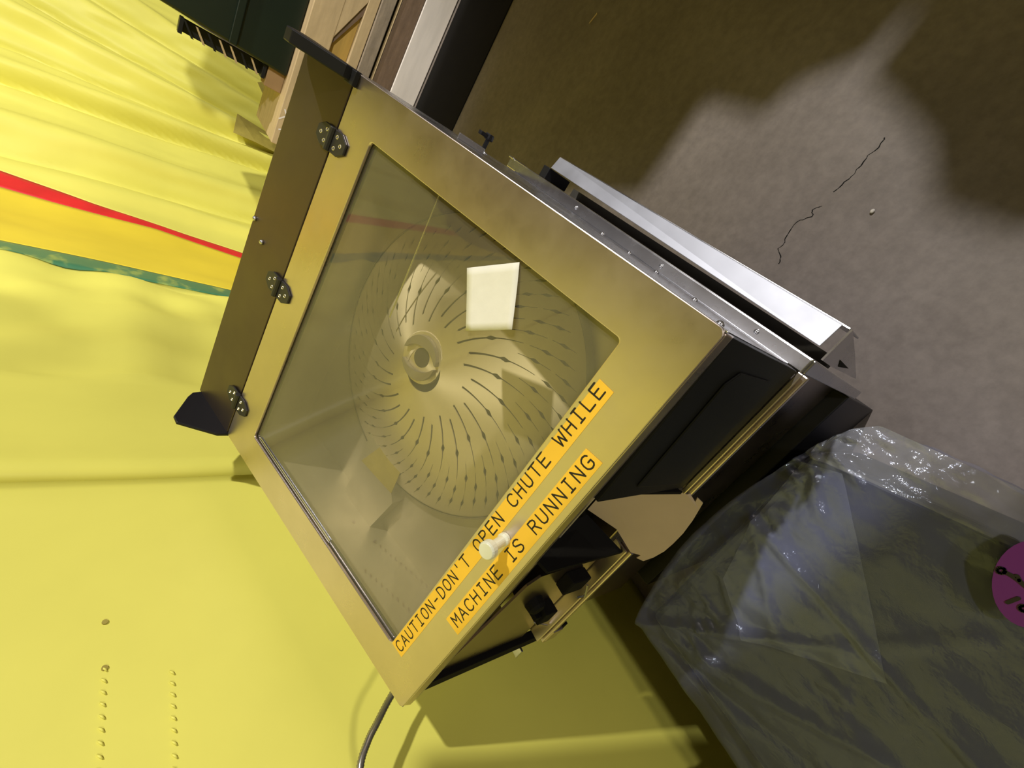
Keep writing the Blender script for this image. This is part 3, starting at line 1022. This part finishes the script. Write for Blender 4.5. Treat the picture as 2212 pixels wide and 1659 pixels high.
collar_f = []
vs_, fs_ = [], []
ys = [-0.99 + 0.985 * j / 150 for j in range(151)]
NX = 96
NXI = 80
for y in ys:
    xl, xr = film_outline(y)
    limx = min(lip([(-0.99, 0.575), (-0.33, 0.556), (-0.03, 0.465)], y) - 0.004, xr - 0.004)
    for i in range(NX + 1):
        x = xl + (limx - xl) * i / NXI if i <= NXI else limx + (xr - limx) * (i - NXI) / (NX - NXI)
        t = (x - xl) / (xr - xl)
        yy = y
        # back edge bulges between the corners
        if y > -0.06:
            wgt = (y + 0.06) / 0.055
            yy = y + wgt * (-0.040 + 0.040 * math.sin(math.pi * min(1.0, t * 0.98)) ** 0.7)
        z = film_z(x, yy)
        lim = lip([(-0.99, 0.575), (-0.33, 0.556), (-0.03, 0.465)], yy)
        if x > lim:
            z -= 0.25 * (x - lim) ** 1.0
        vs_.append((x, yy, z))
w = NX + 1
for j in range(len(ys) - 1):
    for i in range(NX):
        q4 = (j * w + i, j * w + i + 1, (j + 1) * w + i + 1, (j + 1) * w + i)
        if i >= NXI:
            collar_f.append(q4)
        else:
            fs_.append(q4)
# skirts: left, back and right edges drop to the floor
edge = [j * w for j in range(len(ys))] + [(len(ys) - 1) * w + i for i in range(1, NX + 1)] + [j * w + NX for j in range(len(ys) - 2, -1, -1)]
k0 = len(vs_)
NSK = 8
for q, e in enumerate(edge):
    p = Vector(vs_[e])
    for r in range(1, NSK + 1):
        t = r / NSK
        z = p.z + (-0.774 - p.z) * t
        wob = 0.010 * t * noise.noise(Vector((q * 0.15, r * 0.5, 9)))
        cx, cy = 0.30, -0.45
        d = Vector((p.x - cx, p.y - cy))
        d.normalize()
        inw = -0.012 * t if p.y > -0.1 else 0.0
        vs_.append((p.x + d.x * (wob + inw), p.y + d.y * (wob + inw), z))
for q in range(len(edge) - 1):
    for r in range(NSK):
        a = edge[q] if r == 0 else k0 + q * NSK + r - 1
        c = edge[q + 1] if r == 0 else k0 + (q + 1) * NSK + r - 1
        fs_.append((a, c, k0 + (q + 1) * NSK + r, k0 + q * NSK + r))
MB().add(vs_, fs_).build('plastic_film', M['film'], box, smooth=True)
ids = sorted({i for f in collar_f for i in f})
remap = {i: k for k, i in enumerate(ids)}
MB().add([vs_[i] for i in ids], [tuple(remap[i] for i in f) for f in collar_f]).build('loose_film_edge', M['film_collar'], box, smooth=True)
# doubled layer where the bag is folded over


def film_sheet(poly, lift, name, material):
    bm = bmesh.new()
    vv = [bm.verts.new((x, y, 0)) for x, y in poly]
    bm.faces.new(vv)
    bmesh.ops.triangulate(bm, faces=bm.faces)
    for _ in range(4):
        bmesh.ops.subdivide_edges(bm, edges=bm.edges[:], cuts=1, use_grid_fill=True)
    vs2 = [(v.co.x, v.co.y, film_z(v.co.x, v.co.y) + lift) for v in bm.verts]
    bm.verts.index_update()
    fs2 = [tuple(v.index for v in f.verts) for f in bm.faces]
    bm.free()
    return MB().add(vs2, fs2).build(name, material, box, smooth=True)


film_sheet([(0.338, -0.047), (0.45, -0.035), (0.47, -0.075), (0.312, -0.267), (0.200, -0.150), (0.240, -0.078)], 0.0015, 'folded_film', M['film_fold'])

# sticker with its pen marks, on top of the film
sk = MB()
sn = 32
scx, scy, srx, sry = 0.5035, -0.256, 0.046, 0.027
ang = math.radians(28)


def spt(a, b_, h=0.0):
    x = scx + a * math.cos(ang) - b_ * math.sin(ang)
    y = scy + a * math.sin(ang) + b_ * math.cos(ang)
    return Vector((x, y, BT + 0.012 + h))


sk.prism([spt(srx * math.cos(2 * math.pi * k / sn), sry * math.sin(2 * math.pi * k / sn)) for k in range(sn)], (0, 0, 0.0006))
stk = sk.build('round_sticker', M['purple'], box)
stk['label'] = 'purple price sticker with black pen marks'
pen = MB()


def world_pen(pts, wd):
    stroke_strip(pen, pts, wd, lambda x, y, h: Vector((x, y, BT + 0.0132 + h)), 0.0)


loop = [(0.4955 + 0.0032 * math.cos(t), -0.2350 + 0.0026 * math.sin(t)) for t in [2 * math.pi * k / 12 for k in range(13)]]
world_pen(loop, 0.0016)
world_pen([(0.4965, -0.2375), (0.498, -0.242), (0.4985, -0.248), (0.498, -0.256), (0.499, -0.264)], 0.0022)
world_pen([(0.501, -0.245), (0.499, -0.249)], 0.0020)
world_pen([(0.474, -0.2585), (0.4845, -0.2600)], 0.0018)
e1 = [(0.4795 + 0.0030 * math.cos(t), -0.2685 + 0.0026 * math.sin(t)) for t in [2 * math.pi * k / 12 for k in range(13)]]
e2 = [(0.4850 + 0.0026 * math.cos(t), -0.2705 + 0.0023 * math.sin(t)) for t in [2 * math.pi * k / 12 for k in range(13)]]
world_pen(e1, 0.0017)
world_pen(e2, 0.0017)
pen.build('pen_marks', M['ink'], stk)

# ------------------------------------------------------------------ boards added out of view, shaped to shade the floor, box and wall
blocker = thing('storage_rack', 'steel storage rack with four wooden shelf boards beside the aisle', 'rack', (2.3, 1.2, 0.0))
for z, poly in ((0.95, [(2.005, 1.013), (2.657, 0.987), (2.657, 1.98), (1.85, 1.98), (1.883, 1.303)]),
                (0.90, [(2.141, 1.033), (2.148, 0.886), (2.198, 0.873), (2.25, 0.807), (2.63, 0.741), (2.63, 1.039)]),
                (0.85, [(2.142, 0.654), (2.079, 0.594), (2.082, 0.501), (2.535, 0.368), (2.535, 0.801), (2.196, 0.774)]),
                (0.85, [(0.89, -0.40), (2.0, -0.40), (2.0, 0.31), (1.40, 0.288), (0.89, 0.286)])):
    MB().prism([(x, y, z) for x, y in poly], (0, 0, 0.02)).build('shelf_board', M['wood_brown'], blocker)
for x, y in ((2.60, 0.42), (2.60, 1.94), (1.96, -0.14)):
    MB().box(x, x + 0.03, y, y + 0.03, -0.78, 0.96).build('upright', M['steel_dark'], blocker)

# ------------------------------------------------------------------ things behind the machine
bench = thing('wooden_bench', 'low wooden bench of beige, grey, brown and white boards behind the machine', 'bench', (0.6, 2.5, 0.0))


def board(x0, x1, z0, z1, y, d, m_, name='board'):
    return MB().box(x0, x1, y, y + d, z0, z1).build(name, m_, bench, bevel=0.003)


board(0.035, 1.6, -0.335, -0.225, 2.40, 0.03, M['wood_beige'])
board(0.035, 1.6, -0.230, -0.226, 2.42, 0.45, M['wood_beige'], 'bench_top')
board(0.30, 1.6, -0.420, -0.335, 2.425, 0.012, M['wood_gold'], 'recessed_panel')
MB().prism([(0.555, 2.401, -0.330), (1.6, 2.401, -0.330), (1.6, 2.401, -0.422), (0.765, 2.401, -0.422)], (0, 0.022, 0)).build('corner_piece', M['wood_beige'], bench, bevel=0.002)
MB().prism([(0.500, 2.410, -0.318), (0.535, 2.410, -0.318), (0.760, 2.410, -0.424), (0.715, 2.410, -0.424)], (0, 0.014, 0)).build('mitre_strip', M['wood_brown'], bench)
pm = MB()
for pts in ([(0.150, -0.2285), (0.170, -0.250), (0.162, -0.270), (0.185, -0.285)], [(0.160, -0.262), (0.196, -0.240)], [(0.105, -0.240), (0.115, -0.262), (0.130, -0.268)]):
    stroke_strip(pm, pts, 0.003, lambda x, y, h: Vector((x, 2.3995 - h, y)), 0.0002)
pm.build('paint_mark', M['wood_white'], bench)
board(0.30, 1.6, -0.465, -0.420, 2.40, 0.03, M['wood_beige'])
board(0.30, 1.6, -0.525, -0.468, 2.392, 0.04, M['wood_grey'])
board(0.30, 1.6, -0.546, -0.540, 2.395, 0.03, M['wood_beige'])
board(0.30, 1.6, -0.640, -0.547, 2.400, 0.03, M['wood_brown'])
board(0.30, 1.6, -0.775, -0.642, 2.396, 0.03, M['wood_white'])
MB().box(0.04, 1.6, 2.45, 2.86, -0.775, -0.235).build('bench_body', M['dark_gap'], bench)

tub = thing('green_tub', 'dark green plastic tub standing on the bench behind the machine', 'tub', (0.62, 2.62, 0.551))
MB().prism([(0.315, 2.47, -0.2245), (1.05, 2.47, -0.2245), (1.05, 2.47, 0.30), (0.335, 2.47, 0.30)], (0, 0.3, 0)).build('tub_body', M['green'], tub, bevel=0.01)
MB().box(0.325, 1.06, 2.455, 2.47, -0.02, 0.01).build('tub_ridge', M['green'], tub, bevel=0.004)
MB().box(0.322, 1.06, 2.45, 2.78, 0.29, 0.34).build('tub_rim', M['green'], tub, bevel=0.006)

crate = thing('black_crate', 'small black slatted crate wedged between green tub and yellow vinyl', 'crate', (0.30, 2.52, 0.64))
MB().box(0.262, 0.312, 2.555, 2.57, -0.15, 0.17).build('crate_back', M['black'], crate, bevel=0.002)
for zz in (-0.15, 0.155):
    MB().box(0.258, 0.316, 2.50, 2.56, zz, zz + 0.015).build('crate_rail', M['black'], crate, bevel=0.002)
for k in range(7):
    z = -0.125 + 0.04 * k
    MB().prism([(0.262, 2.50, z), (0.312, 2.50, z + 0.035), (0.312, 2.50, z + 0.043), (0.262, 2.50, z + 0.010)], (0, 0.006, 0)).build('crate_slat', M['wood_beige'] if k in (0, 2, 3, 5) else M['black'], crate)
cbx = MB().box(0.235, 0.318, 2.50, 2.60, -0.2255, -0.155).build('cardboard_piece', M['card'], bevel=0.003)
tag(cbx, 'brown cardboard piece under the black crate on the bench end', 'cardboard')

mt_ = MB().box(0.42, 1.5, 1.93, 2.37, -0.7795, -0.7745).build('rubber_mat', M['rubber'], bevel=0.002)  # black sheet added to darken the floor before the bench
tag(mt_, 'thin black rubber mat on the floor in front of the wooden bench', 'mat')

# grit on the slab
for name, lab, x, y, r in (('pebble', 'pale pebble lying alone on the concrete floor beyond the crack', 0.853, 0.260, 0.0038),):
    bm = bmesh.new()
    bmesh.ops.create_icosphere(bm, subdivisions=2, radius=r)
    b = MB().add([(v.co.x * 1.3 + x, v.co.y + y, v.co.z * 0.8 - 0.78 + r * 0.75 + 0.0008 * noise.noise(v.co * 400)) for v in bm.verts], [tuple(v.index for v in f.verts) for f in bm.faces])
    bm.free()
    tag(b.build(name, M['stone'], smooth=True), lab, 'pebble')
b = MB().prism([(1.040, 1.398, -0.7798), (1.046, 1.400, -0.7798), (1.078, 1.388, -0.7798), (1.074, 1.384, -0.7798)], (0, 0, 0.002))
tag(b.build('wood_splinter', M['wood_beige']), 'thin pale splinter on the dark floor behind the machine', 'splinter')
